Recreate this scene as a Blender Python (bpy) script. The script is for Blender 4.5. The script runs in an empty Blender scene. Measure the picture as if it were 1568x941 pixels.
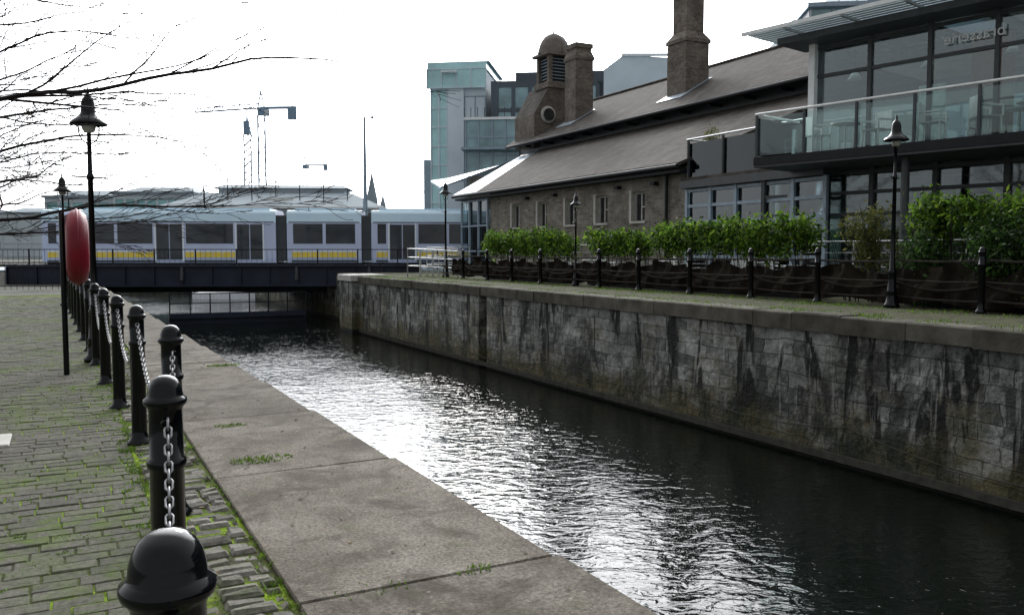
import bpy, math, random
import numpy as np
from mathutils import Vector, Matrix
random.seed(7); rng=np.random.default_rng(7)
R=math.radians
HA=R(27.75)   # heading of the viewer relative to the canal axis (+Y)
SH,CH=math.sin(HA),math.cos(HA)
def G(l,d): return (SH*d+CH*l, CH*d-SH*l)
sc=bpy.context.scene
sc.view_settings.view_transform='Standard'; sc.view_settings.look='None'; sc.view_settings.exposure=0

# ------------------------------------------------------------ nodes / materials
def new(name):
    m=bpy.data.materials.new(name); m.use_nodes=True
    nt=m.node_tree; b=nt.nodes['Principled BSDF']; return m,nt,b
def L(nt,a,b): nt.links.new(a,b)
def objco(nt):
    return nt.nodes.new('ShaderNodeTexCoord').outputs['Object']
def noise(nt,vec,scale,detail=4,rough=.55,dist=0):
    n=nt.nodes.new('ShaderNodeTexNoise'); n.inputs['Scale'].default_value=scale
    n.inputs['Detail'].default_value=detail; n.inputs['Roughness'].default_value=rough
    n.inputs['Distortion'].default_value=dist
    if vec is not None: L(nt,vec,n.inputs['Vector'])
    return n.outputs['Fac']
def ramp(nt,fac,stops):
    r=nt.nodes.new('ShaderNodeValToRGB'); e=r.color_ramp.elements
    while len(e)<len(stops): e.new(.5)
    for i,(p,c) in enumerate(stops):
        e[i].position=p; 
        if not isinstance(c,(tuple,list)): c=(c,c,c)
        e[i].color=(*c[:3],1)
    L(nt,fac,r.inputs['Fac']); return r.outputs['Color']
def mix(nt,fac,a,b,mode='MIX'):
    n=nt.nodes.new('ShaderNodeMix'); n.data_type='RGBA'; n.blend_type=mode; n.clamp_factor=True
    for i,v in ((0,fac),(6,a),(7,b)):
        if isinstance(v,(int,float)): n.inputs[i].default_value=v if i==0 else (v,v,v,1)
        elif isinstance(v,(tuple,list)): n.inputs[i].default_value=(*v[:3],1)
        else: L(nt,v,n.inputs[i])
    return n.outputs[2]
def math_(nt,op,a,b=0.0,clamp=False):
    n=nt.nodes.new('ShaderNodeMath'); n.operation=op; n.use_clamp=clamp
    for i,v in ((0,a),(1,b)):
        if isinstance(v,(int,float)): n.inputs[i].default_value=v
        else: L(nt,v,n.inputs[i])
    return n.outputs[0]
def mrange(nt,v,a,b,c=0,d=1,smooth=False):
    f=nt.nodes.new('ShaderNodeMapRange'); f.clamp=True
    if smooth: f.interpolation_type='SMOOTHSTEP'
    for i,x in ((1,a),(2,b),(3,c),(4,d)): f.inputs[i].default_value=x
    L(nt,v,f.inputs[0]); return f.outputs[0]
def sep(nt,v):
    s=nt.nodes.new('ShaderNodeSeparateXYZ'); L(nt,v,s.inputs[0]); return s.outputs
def comb(nt,x,y,z=0.0):
    c=nt.nodes.new('ShaderNodeCombineXYZ')
    for i,v in enumerate((x,y,z)):
        if isinstance(v,(int,float)): c.inputs[i].default_value=v
        else: L(nt,v,c.inputs[i])
    return c.outputs[0]
def bump(nt,b,h,strength=.5,dist=.02,prev=None):
    n=nt.nodes.new('ShaderNodeBump'); n.inputs['Strength'].default_value=strength
    n.inputs['Distance'].default_value=dist; L(nt,h,n.inputs['Height'])
    if prev is not None: L(nt,prev,n.inputs['Normal'])
    L(nt,n.outputs[0],b.inputs['Normal']); return n.outputs[0]
def island(nt): return nt.nodes.new('ShaderNodeNewGeometry').outputs['Random Per Island']
def sc3(c,k): return tuple(min(1,x*k) for x in c)
def M(name,c,var=.25,scale=3,rough=.7,metal=0,bmp=0,bs=40,isl=0,c2=None,spec=.4):
    m,nt,b=new(name); v=objco(nt)
    n=noise(nt,v,scale,5,.6)
    col=ramp(nt,n,[(.3,sc3(c,1-var)),(.7,c2 if c2 else sc3(c,1+var))])
    if isl:
        col=mix(nt,1.0,col,ramp(nt,island(nt),[(0,1-isl),(1,1.0)]),'MULTIPLY')
    L(nt,col,b.inputs['Base Color']); b.inputs['Roughness'].default_value=rough
    b.inputs['Metallic'].default_value=metal; b.inputs['Specular IOR Level'].default_value=spec
    if bmp: bump(nt,b,noise(nt,v,bs,4,.6),bmp,.01)
    return m
def brick(nt,vec,c1,c2,mo,w,h,ms=.01,smooth=.2):
    n=nt.nodes.new('ShaderNodeTexBrick'); L(nt,vec,n.inputs['Vector'])
    n.inputs['Color1'].default_value=(*c1,1); n.inputs['Color2'].default_value=(*c2,1); n.inputs['Mortar'].default_value=(*mo,1)
    n.inputs['Scale'].default_value=1; n.inputs['Mortar Size'].default_value=ms; n.inputs['Mortar Smooth'].default_value=smooth
    n.inputs['Brick Width'].default_value=w; n.inputs['Row Height'].default_value=h
    return n
def brickM(name,c1,c2,mo,w,h,ms=.01,rough=.9,mode='wall',bmp=.5,dirt=.45,spec=.2):
    m,nt,b=new(name); v=objco(nt); s=sep(nt,v)
    if mode=='wall': vec=comb(nt,math_(nt,'ADD',s[0],s[1]),s[2])
    else: vec=comb(nt,s[1],math_(nt,'MULTIPLY',s[0],1.15))
    br=brick(nt,vec,c1,c2,mo,w,h,ms)
    n=noise(nt,v,1.3,6,.65); n2=noise(nt,v,9,4,.6)
    col=mix(nt,1,br.outputs['Color'],ramp(nt,n,[(.3,1-dirt),(.65,1.1)]),'MULTIPLY')
    col=mix(nt,1,col,ramp(nt,n2,[(.3,.75),(.7,1.15)]),'MULTIPLY')
    if mode=='roof':
        n3=noise(nt,comb(nt,math_(nt,'MULTIPLY',s[1],1.2),math_(nt,'MULTIPLY',s[0],.25)),1.0,5,.65)
        col=mix(nt,ramp(nt,n3,[(.5,0),(.72,.5)]),col,(.13,.125,.105))
    L(nt,col,b.inputs['Base Color']); b.inputs['Roughness'].default_value=rough
    b.inputs['Specular IOR Level'].default_value=spec
    h=math_(nt,'SUBTRACT',math_(nt,'MULTIPLY',n2,.5),br.outputs['Fac'])
    bump(nt,b,h,bmp,.02)
    return m
def glassM(name,tint=(.02,.03,.035),refl=.35,rough=.03):
    m,nt,b=new(name); out=nt.nodes['Material Output']
    nt.nodes.remove(b)
    g=nt.nodes.new('ShaderNodeBsdfGlossy'); g.inputs['Roughness'].default_value=rough; g.inputs['Color'].default_value=(.85,.92,.95,1)
    t=nt.nodes.new('ShaderNodeBsdfTransparent'); t.inputs['Color'].default_value=(*tint,1)
    f=nt.nodes.new('ShaderNodeFresnel'); f.inputs['IOR'].default_value=1.5
    fac=math_(nt,'ADD',f.outputs[0],refl-.1,True)
    mx=nt.nodes.new('ShaderNodeMixShader'); L(nt,fac,mx.inputs[0]); L(nt,t.outputs[0],mx.inputs[1]); L(nt,g.outputs[0],mx.inputs[2])
    n=noise(nt,objco(nt),.5,2); bp=nt.nodes.new('ShaderNodeBump'); bp.inputs['Strength'].default_value=.1; bp.inputs['Distance'].default_value=.1
    L(nt,n,bp.inputs['Height']); L(nt,bp.outputs[0],g.inputs['Normal'])
    L(nt,mx.outputs[0],out.inputs[0]); return m
def leafM(name,stops,trans=.35):
    m,nt,b=new(name); out=nt.nodes['Material Output']
    col=ramp(nt,island(nt),stops)
    n=noise(nt,objco(nt),1.6,3); col=mix(nt,1,col,ramp(nt,n,[(.35,.5),(.65,1.0)]),'MULTIPLY')
    L(nt,col,b.inputs['Base Color']); b.inputs['Roughness'].default_value=.6; b.inputs['Specular IOR Level'].default_value=.25
    t=nt.nodes.new('ShaderNodeBsdfTranslucent'); L(nt,col,t.inputs['Color'])
    mx=nt.nodes.new('ShaderNodeMixShader'); mx.inputs[0].default_value=trans
    L(nt,b.outputs[0],mx.inputs[1]); L(nt,t.outputs[0],mx.inputs[2]); L(nt,mx.outputs[0],out.inputs[0]); return m

def quaywallM():
    m,nt,b=new('quay_masonry'); v=objco(nt); s=sep(nt,v)
    u=math_(nt,'ADD',s[0],s[1])
    warp=noise(nt,v,.45,2); warp2=noise(nt,v,2.6,3); warp3=noise(nt,v,6,3,.6)
    uu=math_(nt,'ADD',u,math_(nt,'MULTIPLY',warp2,.22))
    zz0=math_(nt,'ADD',s[2],math_(nt,'ADD',math_(nt,'MULTIPLY',warp,.26),math_(nt,'ADD',math_(nt,'MULTIPLY',warp2,.07),math_(nt,'MULTIPLY',warp3,.035))))
    br=brick(nt,comb(nt,uu,zz0),(.11,.115,.11),(.38,.385,.37),(.06,.06,.055),.62,.26,.009,.7)
    br.squash=.55; br.squash_frequency=3; br.offset=.37
    col=br.outputs['Color']
    n2=noise(nt,v,7,5,.65); col=mix(nt,1,col,ramp(nt,n2,[(.3,.5),(.7,1.25)]),'MULTIPLY')
    nb=noise(nt,comb(nt,math_(nt,'MULTIPLY',u,1.1),math_(nt,'MULTIPLY',s[2],1.8)),1.0,6,.7)
    col=mix(nt,ramp(nt,nb,[(.52,0),(.64,.75)]),col,(.52,.53,.50))
    wz=math_(nt,'ADD',math_(nt,'MULTIPLY',warp2,.5),s[2])
    no=noise(nt,comb(nt,math_(nt,'MULTIPLY',u,.8),math_(nt,'MULTIPLY',s[2],.9),7.7),1.0,6,.7,.4)
    low=mrange(nt,s[2],.3,-1.4,.3,1.0)
    col=mix(nt,math_(nt,'MULTIPLY',ramp(nt,no,[(.5,0),(.62,.75)]),low),col,(.17,.14,.07))
    no2=noise(nt,comb(nt,math_(nt,'MULTIPLY',u,1.3),math_(nt,'MULTIPLY',s[2],1.2),2.7),1.0,6,.7,.4)
    col=mix(nt,math_(nt,'MULTIPLY',ramp(nt,no2,[(.5,0),(.62,.75)]),low),col,(.045,.058,.03))
    ns=noise(nt,comb(nt,math_(nt,'MULTIPLY',u,1.0),math_(nt,'MULTIPLY',wz,.6),3.3),1.0,7,.72,.6)
    col=mix(nt,ramp(nt,ns,[(.5,0),(.57,.8)]),col,(.022,.023,.021))
    ns2=noise(nt,comb(nt,math_(nt,'MULTIPLY',u,2.4),math_(nt,'MULTIPLY',wz,.55),9.3),1.0,4,.62,.35)
    col=mix(nt,ramp(nt,ns2,[(.55,0),(.60,.96)]),col,(.008,.008,.008))
    ns3=noise(nt,comb(nt,math_(nt,'MULTIPLY',u,8),math_(nt,'MULTIPLY',s[2],.5),5.3),1.0,3,.6,.2)
    col=mix(nt,ramp(nt,ns3,[(.6,0),(.7,.45)]),col,(.5,.5,.47))
    nl=noise(nt,comb(nt,math_(nt,'MULTIPLY',u,.25),math_(nt,'MULTIPLY',s[2],.6),1.7),1.0,3)
    col=mix(nt,1,col,ramp(nt,nl,[(.35,.6),(.62,1.0)]),'MULTIPLY')
    zz=math_(nt,'ADD',s[2],math_(nt,'MULTIPLY',math_(nt,'SUBTRACT',nb,.5),1.6))
    f=mrange(nt,zz,-.85,-1.5)
    col=mix(nt,math_(nt,'MULTIPLY',f,.85),col,mix(nt,ramp(nt,ns,[(.4,0),(.6,1)]),(.12,.10,.045),(.018,.024,.012)))
    f2=mrange(nt,s[2],-1.58,-1.7); col=mix(nt,f2,col,(.012,.015,.01))
    L(nt,col,b.inputs['Base Color']); b.inputs['Roughness'].default_value=.8; b.inputs['Specular IOR Level'].default_value=.3
    h=math_(nt,'SUBTRACT',math_(nt,'ADD',math_(nt,'MULTIPLY',n2,1.2),math_(nt,'MULTIPLY',warp3,1.0)),br.outputs['Fac'])
    bump(nt,b,h,.9,.045); return m
def slabM():
    m,nt,b=new('granite_slab'); v=objco(nt)
    n1=noise(nt,v,.9,7,.7,.3); n2=noise(nt,v,55,3,.75); n3=noise(nt,v,4,6,.65); n4=noise(nt,v,2.2,6,.7,.5)
    col=ramp(nt,n1,[(.3,(.08,.067,.052)),(.5,(.145,.128,.105)),(.68,(.2,.182,.155))])
    col=mix(nt,1,col,ramp(nt,n2,[(.28,.35),(.72,1.6)]),'MULTIPLY')
    col=mix(nt,ramp(nt,n4,[(.48,0),(.62,.75)]),col,(.05,.04,.03))
    col=mix(nt,ramp(nt,n3,[(.56,0),(.7,.4)]),col,(.07,.085,.035))
    col=mix(nt,1,col,ramp(nt,island(nt),[(0,.72),(1,1.0)]),'MULTIPLY')
    sp=nt.nodes.new('ShaderNodeTexVoronoi'); sp.inputs['Scale'].default_value=7; L(nt,v,sp.inputs['Vector'])
    col=mix(nt,ramp(nt,sp.outputs['Distance'],[(.04,.6),(.09,0)]),col,(.3,.29,.25))
    L(nt,col,b.inputs['Base Color']); b.inputs['Roughness'].default_value=.85; b.inputs['Specular IOR Level'].default_value=.1
    bump(nt,b,math_(nt,'ADD',math_(nt,'MULTIPLY',n2,.4),math_(nt,'MULTIPLY',n3,1.0)),.8,.018); return m
def settM(name,c1,c2,moss,mossamt):
    m,nt,b=new(name); v=objco(nt)
    n1=noise(nt,v,.7,5,.6); n2=noise(nt,v,30,4,.7); n5=noise(nt,v,6,4,.7)
    col=ramp(nt,island(nt),[(0,c1),(1,c2)])
    col=mix(nt,1,col,ramp(nt,n2,[(.3,.55),(.7,1.3)]),'MULTIPLY')
    f=math_(nt,'MULTIPLY',ramp(nt,n1,[(.42,0),(.6,1)]),ramp(nt,n5,[(.4,0),(.6,1)]))
    col=mix(nt,math_(nt,'MULTIPLY',f,mossamt),col,moss)
    L(nt,col,b.inputs['Base Color']); b.inputs['Roughness'].default_value=.85; b.inputs['Specular IOR Level'].default_value=.1
    bump(nt,b,math_(nt,'ADD',n2,n5),.7,.012); return m
def jointM():
    m,nt,b=new('mossy_earth'); v=objco(nt)
    n1=noise(nt,v,1.1,5,.7); n2=noise(nt,v,50,3,.7)
    col=ramp(nt,n1,[(.38,(.055,.055,.036)),(.5,(.07,.09,.022)),(.6,(.17,.26,.015))])
    col=mix(nt,1,col,ramp(nt,n2,[(.3,.5),(.7,1.4)]),'MULTIPLY')
    L(nt,col,b.inputs['Base Color']); b.inputs['Roughness'].default_value=.95; b.inputs['Specular IOR Level'].default_value=.1
    bump(nt,b,n2,.8,.02); return m
def groundM():
    m,nt,b=new('ground_paving'); v=objco(nt); s=sep(nt,v)
    br=brick(nt,comb(nt,s[0],s[1]),(.085,.085,.075),(.12,.12,.105),(.06,.065,.04),.4,.2,.01)
    n=noise(nt,v,.5,6,.65)
    col=mix(nt,1,br.outputs['Color'],ramp(nt,n,[(.3,.6),(.7,1.3)]),'MULTIPLY')
    L(nt,col,b.inputs['Base Color']); b.inputs['Roughness'].default_value=.9; b.inputs['Specular IOR Level'].default_value=.1
    bump(nt,b,noise(nt,v,25,4),.4,.01); return m
def waterM():
    m,nt,b=new('canal_water'); v=objco(nt)
    r=nt.nodes.new('ShaderNodeVectorRotate'); r.rotation_type='Z_AXIS'; r.inputs['Angle'].default_value=HA; L(nt,v,r.inputs['Vector'])
    s=sep(nt,r.outputs[0])
    w=comb(nt,s[0],math_(nt,'MULTIPLY',s[1],1.5))
    a=noise(nt,w,3.8,2,.5,.8); c=noise(nt,w,10,3,.55,.4); d=noise(nt,w,1.0,2)
    h=math_(nt,'ADD',math_(nt,'ADD',a,math_(nt,'MULTIPLY',c,.25)),math_(nt,'MULTIPLY',d,.7))
    calm=noise(nt,v,.2,2)
    h=math_(nt,'MULTIPLY',h,mrange(nt,calm,.35,.6,.5,1))
    b.inputs['Base Color'].default_value=(.003,.0045,.0035,1); b.inputs['Roughness'].default_value=.03; b.inputs['IOR'].default_value=1.33
    bump(nt,b,h,1.0,.021); return m

MAT={}
MAT['qwall']=quaywallM(); MAT['slab']=slabM(); MAT['water']=waterM(); MAT['joint']=jointM(); MAT['ground']=groundM()
MAT['sett']=settM('granite_sett',(.09,.085,.075),(.24,.225,.2),(.07,.10,.025),.5)
MAT['paver']=settM('paving_sett',(.085,.083,.068),(.12,.115,.095),(.08,.12,.02),.85)
MAT['coping']=M('coping_stone',(.10,.095,.078),.45,2.5,.9,bmp=.7,bs=30,isl=.35,spec=.1)
MAT['rope']=M('weathered_rope',(.06,.058,.05),.3,6,.95,spec=.05)
MAT['black']=M('black_gloss_paint',(.003,.0035,.005),.3,8,.1,spec=.28,bmp=.05,bs=25)
MAT['dark']=M('dark_iron',(.012,.013,.016),.3,6,.6,spec=.25)
MAT['chain']=M('galvanised_chain',(.28,.28,.29),.3,40,.35,metal=.8)
MAT['steel']=M('brushed_steel',(.5,.52,.53),.15,5,.35,metal=.6)
MAT['whitem']=M('white_metal',(.78,.8,.8),.1,6,.4)
MAT['brick']=brickM('warehouse_brick',(.17,.155,.13),(.28,.255,.22),(.26,.25,.22),.34,.115,.008)
MAT['chbrick']=brickM('chimney_brick',(.13,.108,.09),(.21,.18,.152),(.18,.16,.14),.24,.085,.008)
MAT['slate']=brickM('roof_slate',(.058,.05,.044),(.10,.088,.077),(.03,.028,.026),.3,.22,.008,rough=.85,mode='roof',bmp=.6,dirt=.4,spec=.12)
MAT['lead']=M('lead_flashing',(.3,.36,.42),.2,3,.4,metal=.2,spec=.5)
MAT['domelead']=M('dome_slate',(.13,.115,.1),.3,3,.7,spec=.2)
MAT['stone']=M('pale_stone',(.42,.41,.38),.2,4,.8,bmp=.3)
MAT['gwin']=M('window_dark_glass',(.02,.024,.028),.5,1.2,.06,spec=.8)
MAT['glass']=glassM('clear_glazing',(.88,.94,.94),.17)
MAT['glassb']=glassM('balustrade_glass',(.86,.94,.92),.12)
MAT['glassg']=M('teal_curtain_glass',(.2,.34,.37),.4,.6,.1,spec=.9)
MAT['glassp']=M('pale_curtain_glass',(.4,.66,.68),.2,.4,.15,spec=.8)
MAT['frame']=M('grey_frame',(.05,.056,.062),.2,4,.5)
MAT['bframe']=M('blue_grey_frame',(.26,.33,.4),.15,4,.4)
MAT['conc']=M('pale_cladding',(.62,.70,.75),.08,.4,.7)
MAT['greyclad']=M('grey_cladding',(.24,.32,.37),.15,.4,.6)
MAT['darkclad']=M('dark_cladding',(.07,.09,.11),.25,.5,.5)
MAT['interior']=M('interior_wall',(.16,.13,.11),.7,.5,.8)
MAT['intpale']=M('interior_plaster',(.6,.62,.6),.2,.8,.8)
MAT['intwood']=M('interior_timber',(.16,.065,.04),.4,1.5,.6)
MAT['poster']=M('interior_blue_panel',(.03,.08,.38),.4,2,.5)
MAT['curtain']=M('interior_green_panel',(.4,.56,.5),.45,2.5,.8)
MAT['red']=M('red_fibreglass',(.2,.007,.02),.25,3,.45,spec=.3)
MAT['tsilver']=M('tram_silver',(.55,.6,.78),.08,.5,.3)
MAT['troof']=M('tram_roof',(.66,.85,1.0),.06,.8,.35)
MAT['tdark']=M('tram_window',(.02,.027,.035),.5,.9,.05,spec=.6)
MAT['tyel']=M('tram_yellow',(.85,.62,.08),.1,2,.4)
MAT['twhite']=M('tram_white',(.85,.88,.92),.06,2,.4)
MAT['girder']=M('bridge_steel',(.016,.022,.040),.4,.8,.55,spec=.3)
MAT['canvas']=M('debris_canvas',(.022,.018,.014),.6,2.5,.95,bmp=.8,bs=6,spec=.08)
MAT['timber']=M('dark_timber',(.03,.026,.022),.5,6,.85,bmp=.5,bs=20,spec=.12)
MAT['soil']=M('verge_gravel',(.07,.065,.052),.5,5,.95,bmp=.8,bs=60,spec=.08,c2=(.10,.105,.06))
MAT['bark']=M('bark',(.026,.022,.022),.35,6,.9,spec=.1)
MAT['hedge']=leafM('hedge_leaves',[(0,(.015,.035,.006)),(.35,(.06,.14,.015)),(.75,(.16,.30,.03)),(1,(.28,.42,.045))],.5)
MAT['shrub']=leafM('shrub_leaves',[(0,(.008,.022,.006)),(.5,(.03,.075,.015)),(1,(.09,.19,.03))],.35)
MAT['ivy']=leafM('olive_leaves',[(0,(.04,.05,.012)),(.5,(.11,.13,.03)),(1,(.22,.22,.06))],.4)
MAT['grass']=leafM('grass_blades',[(0,(.07,.13,.012)),(1,(.2,.36,.03))],.4)
MAT['dead']=M('dead_leaves',(.13,.085,.045),.5,30,.9,isl=.6,c2=(.34,.29,.2),spec=.1)
MAT['haze']=M('hazed_crane_steel',(.19,.29,.40),.1,.1,.7)  # blue-grey distance haze painted into the crane colour
MAT['hazew']=M('distant_render',(.5,.56,.6),.12,.05,.8)  # pale distant tones from here carry aerial haze in the colour
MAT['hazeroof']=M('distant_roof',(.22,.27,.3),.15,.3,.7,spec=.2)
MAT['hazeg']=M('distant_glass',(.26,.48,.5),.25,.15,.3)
MAT['lampglass']=M('lamp_glass',(.5,.5,.46),.1,5,.3)

# ------------------------------------------------------------ mesh builder
class MB:
    def __init__(s,name,M0=None):
        s.n=name; s.v=[]; s.f=[]; s.mi=[]; s.sm=[]; s.mats=[]; s.T=M0 or Matrix.Identity(4)
    def m(s,k):
        if k not in s.mats: s.mats.append(k)
        return s.mats.index(k)
    def add(s,vs,fs,k,smooth=False):
        o=len(s.v); mi=s.m(k)
        for p in vs: s.v.append(tuple(s.T@Vector(p)))
        for f in fs: s.f.append(tuple(i+o for i in f)); s.mi.append(mi); s.sm.append(smooth)
    def box(s,x0,x1,y0,y1,z0,z1,k):
        s.add([(x0,y0,z0),(x1,y0,z0),(x1,y1,z0),(x0,y1,z0),(x0,y0,z1),(x1,y0,z1),(x1,y1,z1),(x0,y1,z1)],
          [(0,3,2,1),(4,5,6,7),(0,1,5,4),(1,2,6,5),(2,3,7,6),(3,0,4,7)],k)
    def block(s,x0,x1,y0,y1,z0,z1,k,b=.01,jit=0):
        j=lambda: random.uniform(-jit,jit)
        z=[z1+j() for _ in range(4)]
        q=[(x0,y0),(x1,y0),(x1,y1),(x0,y1)]
        qi=[(x0+b,y0+b),(x1-b,y0+b),(x1-b,y1-b),(x0+b,y1-b)]
        vs=[(a+j(),c+j(),z0) for a,c in q]+[(a,c,z1-b) for a,c in q]+[(qi[i][0],qi[i][1],z[i]) for i in range(4)]
        fs=[(8,9,10,11)]
        for i in range(4):
            n=(i+1)%4; fs.append((i,n,n+4,i+4)); fs.append((i+4,n+4,n+8,i+8))
        s.add(vs,fs,k)
    def poly(s,pts,k,flip=False):
        i=tuple(range(len(pts))); s.add(pts,[i[::-1] if flip else i],k)
    def cyl(s,p0,p1,r0,r1=None,n=8,k='dark',caps=True):
        if r1 is None: r1=r0
        a=Vector(p0); b=Vector(p1); d=(b-a)
        if d.length<1e-6: return
        d.normalize(); u=d.orthogonal().normalized(); w=d.cross(u)
        vs=[]
        for c,r in ((a,r0),(b,r1)):
            for i in range(n):
                t=2*math.pi*i/n; vs.append(tuple(c+u*math.cos(t)*r+w*math.sin(t)*r))
        s.add(vs,[(i,(i+1)%n,n+(i+1)%n,n+i) for i in range(n)],k,True)
        if caps: s.add(vs,[tuple(range(n))[::-1],tuple(range(n,2*n))],k)
    def bar(s,p0,p1,w,k): s.cyl(p0,p1,w/2*1.2,None,4,k)
    def lathe(s,prof,k,n=24,c=(0,0,0),axis='z'):
        vs=[];fs=[]
        for r,z in prof:
            for i in range(n):
                t=2*math.pi*i/n; x,y=r*math.cos(t),r*math.sin(t)
                if axis=='z': vs.append((c[0]+x,c[1]+y,c[2]+z))
                elif axis=='x': vs.append((c[0]+z,c[1]+x,c[2]+y))
                else: vs.append((c[0]+x,c[1]+z,c[2]+y))
        for j in range(len(prof)-1):
            for i in range(n):
                fs.append((j*n+i,j*n+(i+1)%n,(j+1)*n+(i+1)%n,(j+1)*n+i))
        s.add(vs,fs,k,True)
    def tube(s,pts,r,k,n=6):
        for i in range(len(pts)-1): s.cyl(pts[i],pts[i+1],r,r,n,k,False)
    def mesh(s):
        me=bpy.data.meshes.new(s.n); me.from_pydata(s.v,[],s.f)
        for k in s.mats: me.materials.append(MAT[k])
        me.polygons.foreach_set('material_index',s.mi); me.polygons.foreach_set('use_smooth',s.sm)
        me.update(); return me
    def build(s,parent=None,loc=None):
        o=bpy.data.objects.new(s.n,s.mesh()); sc.collection.objects.link(o)
        if parent: o.parent=parent
        if loc: o.location=loc
        return o
def empty(name,loc=(0,0,0)):
    e=bpy.data.objects.new(name,None); sc.collection.objects.link(e); e.empty_display_size=.5; return e
def frame(x,y,ang): return Matrix.Translation((x,y,0))@Matrix.Rotation(ang,4,'Z')
def inst(name,me,loc,rot=0,s=1):
    o=bpy.data.objects.new(name,me); sc.collection.objects.link(o); o.location=loc; o.rotation_euler=(0,0,rot); o.scale=(s,s,s); return o
def sag(p0,p1,s_,n=14):
    out=[]
    for i in range(n+1):
        t=i/n; out.append(tuple(Vector(p0).lerp(Vector(p1),t)-Vector((0,0,4*s_*t*(1-t)))))
    return out

ZR=.58; ZW=-1.8; XR=10.85
def qe(y): return 2.27-.0185*y
# ------------------------------------------------------------ ground
g=MB('ground')
ys=[-80,0,20,40,58]
for a,b_ in zip(ys[:-1],ys[1:]):
    g.poly([(-3000,a,0),(qe(a)-.02,a,0),(qe(b_)-.02,b_,0),(-3000,b_,0)],'ground')
    g.poly([(XR+1.2,a,ZR-.02),(3000,a,ZR-.02),(3000,b_,ZR-.02),(XR+1.2,b_,ZR-.02)],'ground')
g.poly([(XR+.15,-80,ZR-.022),(XR+1.2,-80,ZR-.022),(XR+1.2,36.3,ZR-.022),(XR+.15,36.3,ZR-.022)],'ground')
g.poly([(-3000,58,0),(-45,58,0),(-45,84,0),(-3000,84,0)],'ground')
g.poly([(XR+1.2,58,ZR-.02),(3000,58,ZR-.02),(3000,84,ZR-.02),(XR+1.2,84,ZR-.02)],'ground')
g.poly([(-3000,84,ZR-.02),(3000,84,ZR-.02),(3000,4000,ZR-.02),(-3000,4000,ZR-.02)],'ground')
g.build()
w=MB('water'); w.poly([(-60,-80,ZW),(13,-80,ZW),(13,90,ZW),(-60,90,ZW)],'water'); w.build()

q=MB('quay_wall')
for a,b_ in zip(ys[:-1],ys[1:]): q.poly([(qe(a)-.03,a,-3),(qe(a)-.03,a,-.001),(qe(b_)-.03,b_,-.001),(qe(b_)-.03,b_,-3)],'qwall')
q.poly([(qe(58)-.03,58,-3),(qe(58)-.03,58,-.001),(-45,58,-.001),(-45,58,-3)],'qwall')
q.poly([(-45,84,-3),(13,84,-3),(13,84,ZR-.021),(-45,84,ZR-.021)],'qwall')
q.build()
YE=34.4
rw=MB('quay_wall')
slots=[(22.2,22.75)]
cuts=sorted(set([-80,YE]+[c for s_ in slots for c in s_]))
WT=.37
for a,b_ in zip(cuts[:-1],cuts[1:]):
    rec=any(abs(a-s_[0])<.01 for s_ in slots)
    if rec:
        rw.poly([(XR+.25,a,-3),(XR+.25,a,WT),(XR+.25,b_,WT),(XR+.25,b_,-3)],'qwall')
        rw.poly([(XR,a,-3),(XR,a,WT),(XR+.25,a,WT),(XR+.25,a,-3)],'qwall'); rw.poly([(XR,b_,-3),(XR,b_,WT),(XR+.25,b_,WT),(XR+.25,b_,-3)],'qwall')
    else: rw.poly([(XR,a,-3),(XR,a,WT),(XR,b_,WT),(XR,b_,-3)],'qwall')
rw.box(XR-.3,XR+1.2,YE,36.2,-3,.38,'qwall')
rw.block(XR-.36,XR+1.2,YE-.05,36.25,.382,ZR+.06,'stone',.03)
rw.poly([(XR+1.2,36.2,-3),(XR+1.2,36.2,.56),(XR+1.2,84,.56),(XR+1.2,84,-3)],'qwall')
rw.box(XR-.05,XR-.001,-40,YE-.1,-1.74,-1.62,'rope')
y=-20
while y<YE-.1:
    l=random.uniform(.9,1.6); y2=min(y+l,YE-.06)
    rw.block(XR-.06+random.uniform(-.02,.02),XR+.5,y+.003,y2-.003,.31+random.uniform(-.01,.01),ZR+.01+random.uniform(-.01,.01),'coping',.022,.004)
    y=y2
rw.build()
pv=MB('verge_path')
pv.poly([(XR+.45,-30,ZR+.002),(13.2,-30,ZR+.002),(13.2,36,ZR+.002),(XR+.45,36,ZR+.002)],'soil')
pv.poly([(13.2,-30,ZR-.012),(19,-30,ZR-.012),(19,40,ZR-.012),(13.2,40,ZR-.012)],'soil')
pv.build()
cb=MB('mooring_cable')
cp=[(5,-1.25),(9.2,-1.15),(13.6,-1.1),(18.5,-1.2),(24,-1.35),(33,-1.45)]
for (a,za),(b_,zb) in zip(cp[:-1],cp[1:]): cb.tube(sag((XR-.07,a,za),(XR-.07,b_,zb),.2),.011,'rope')
cb.build()

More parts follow.
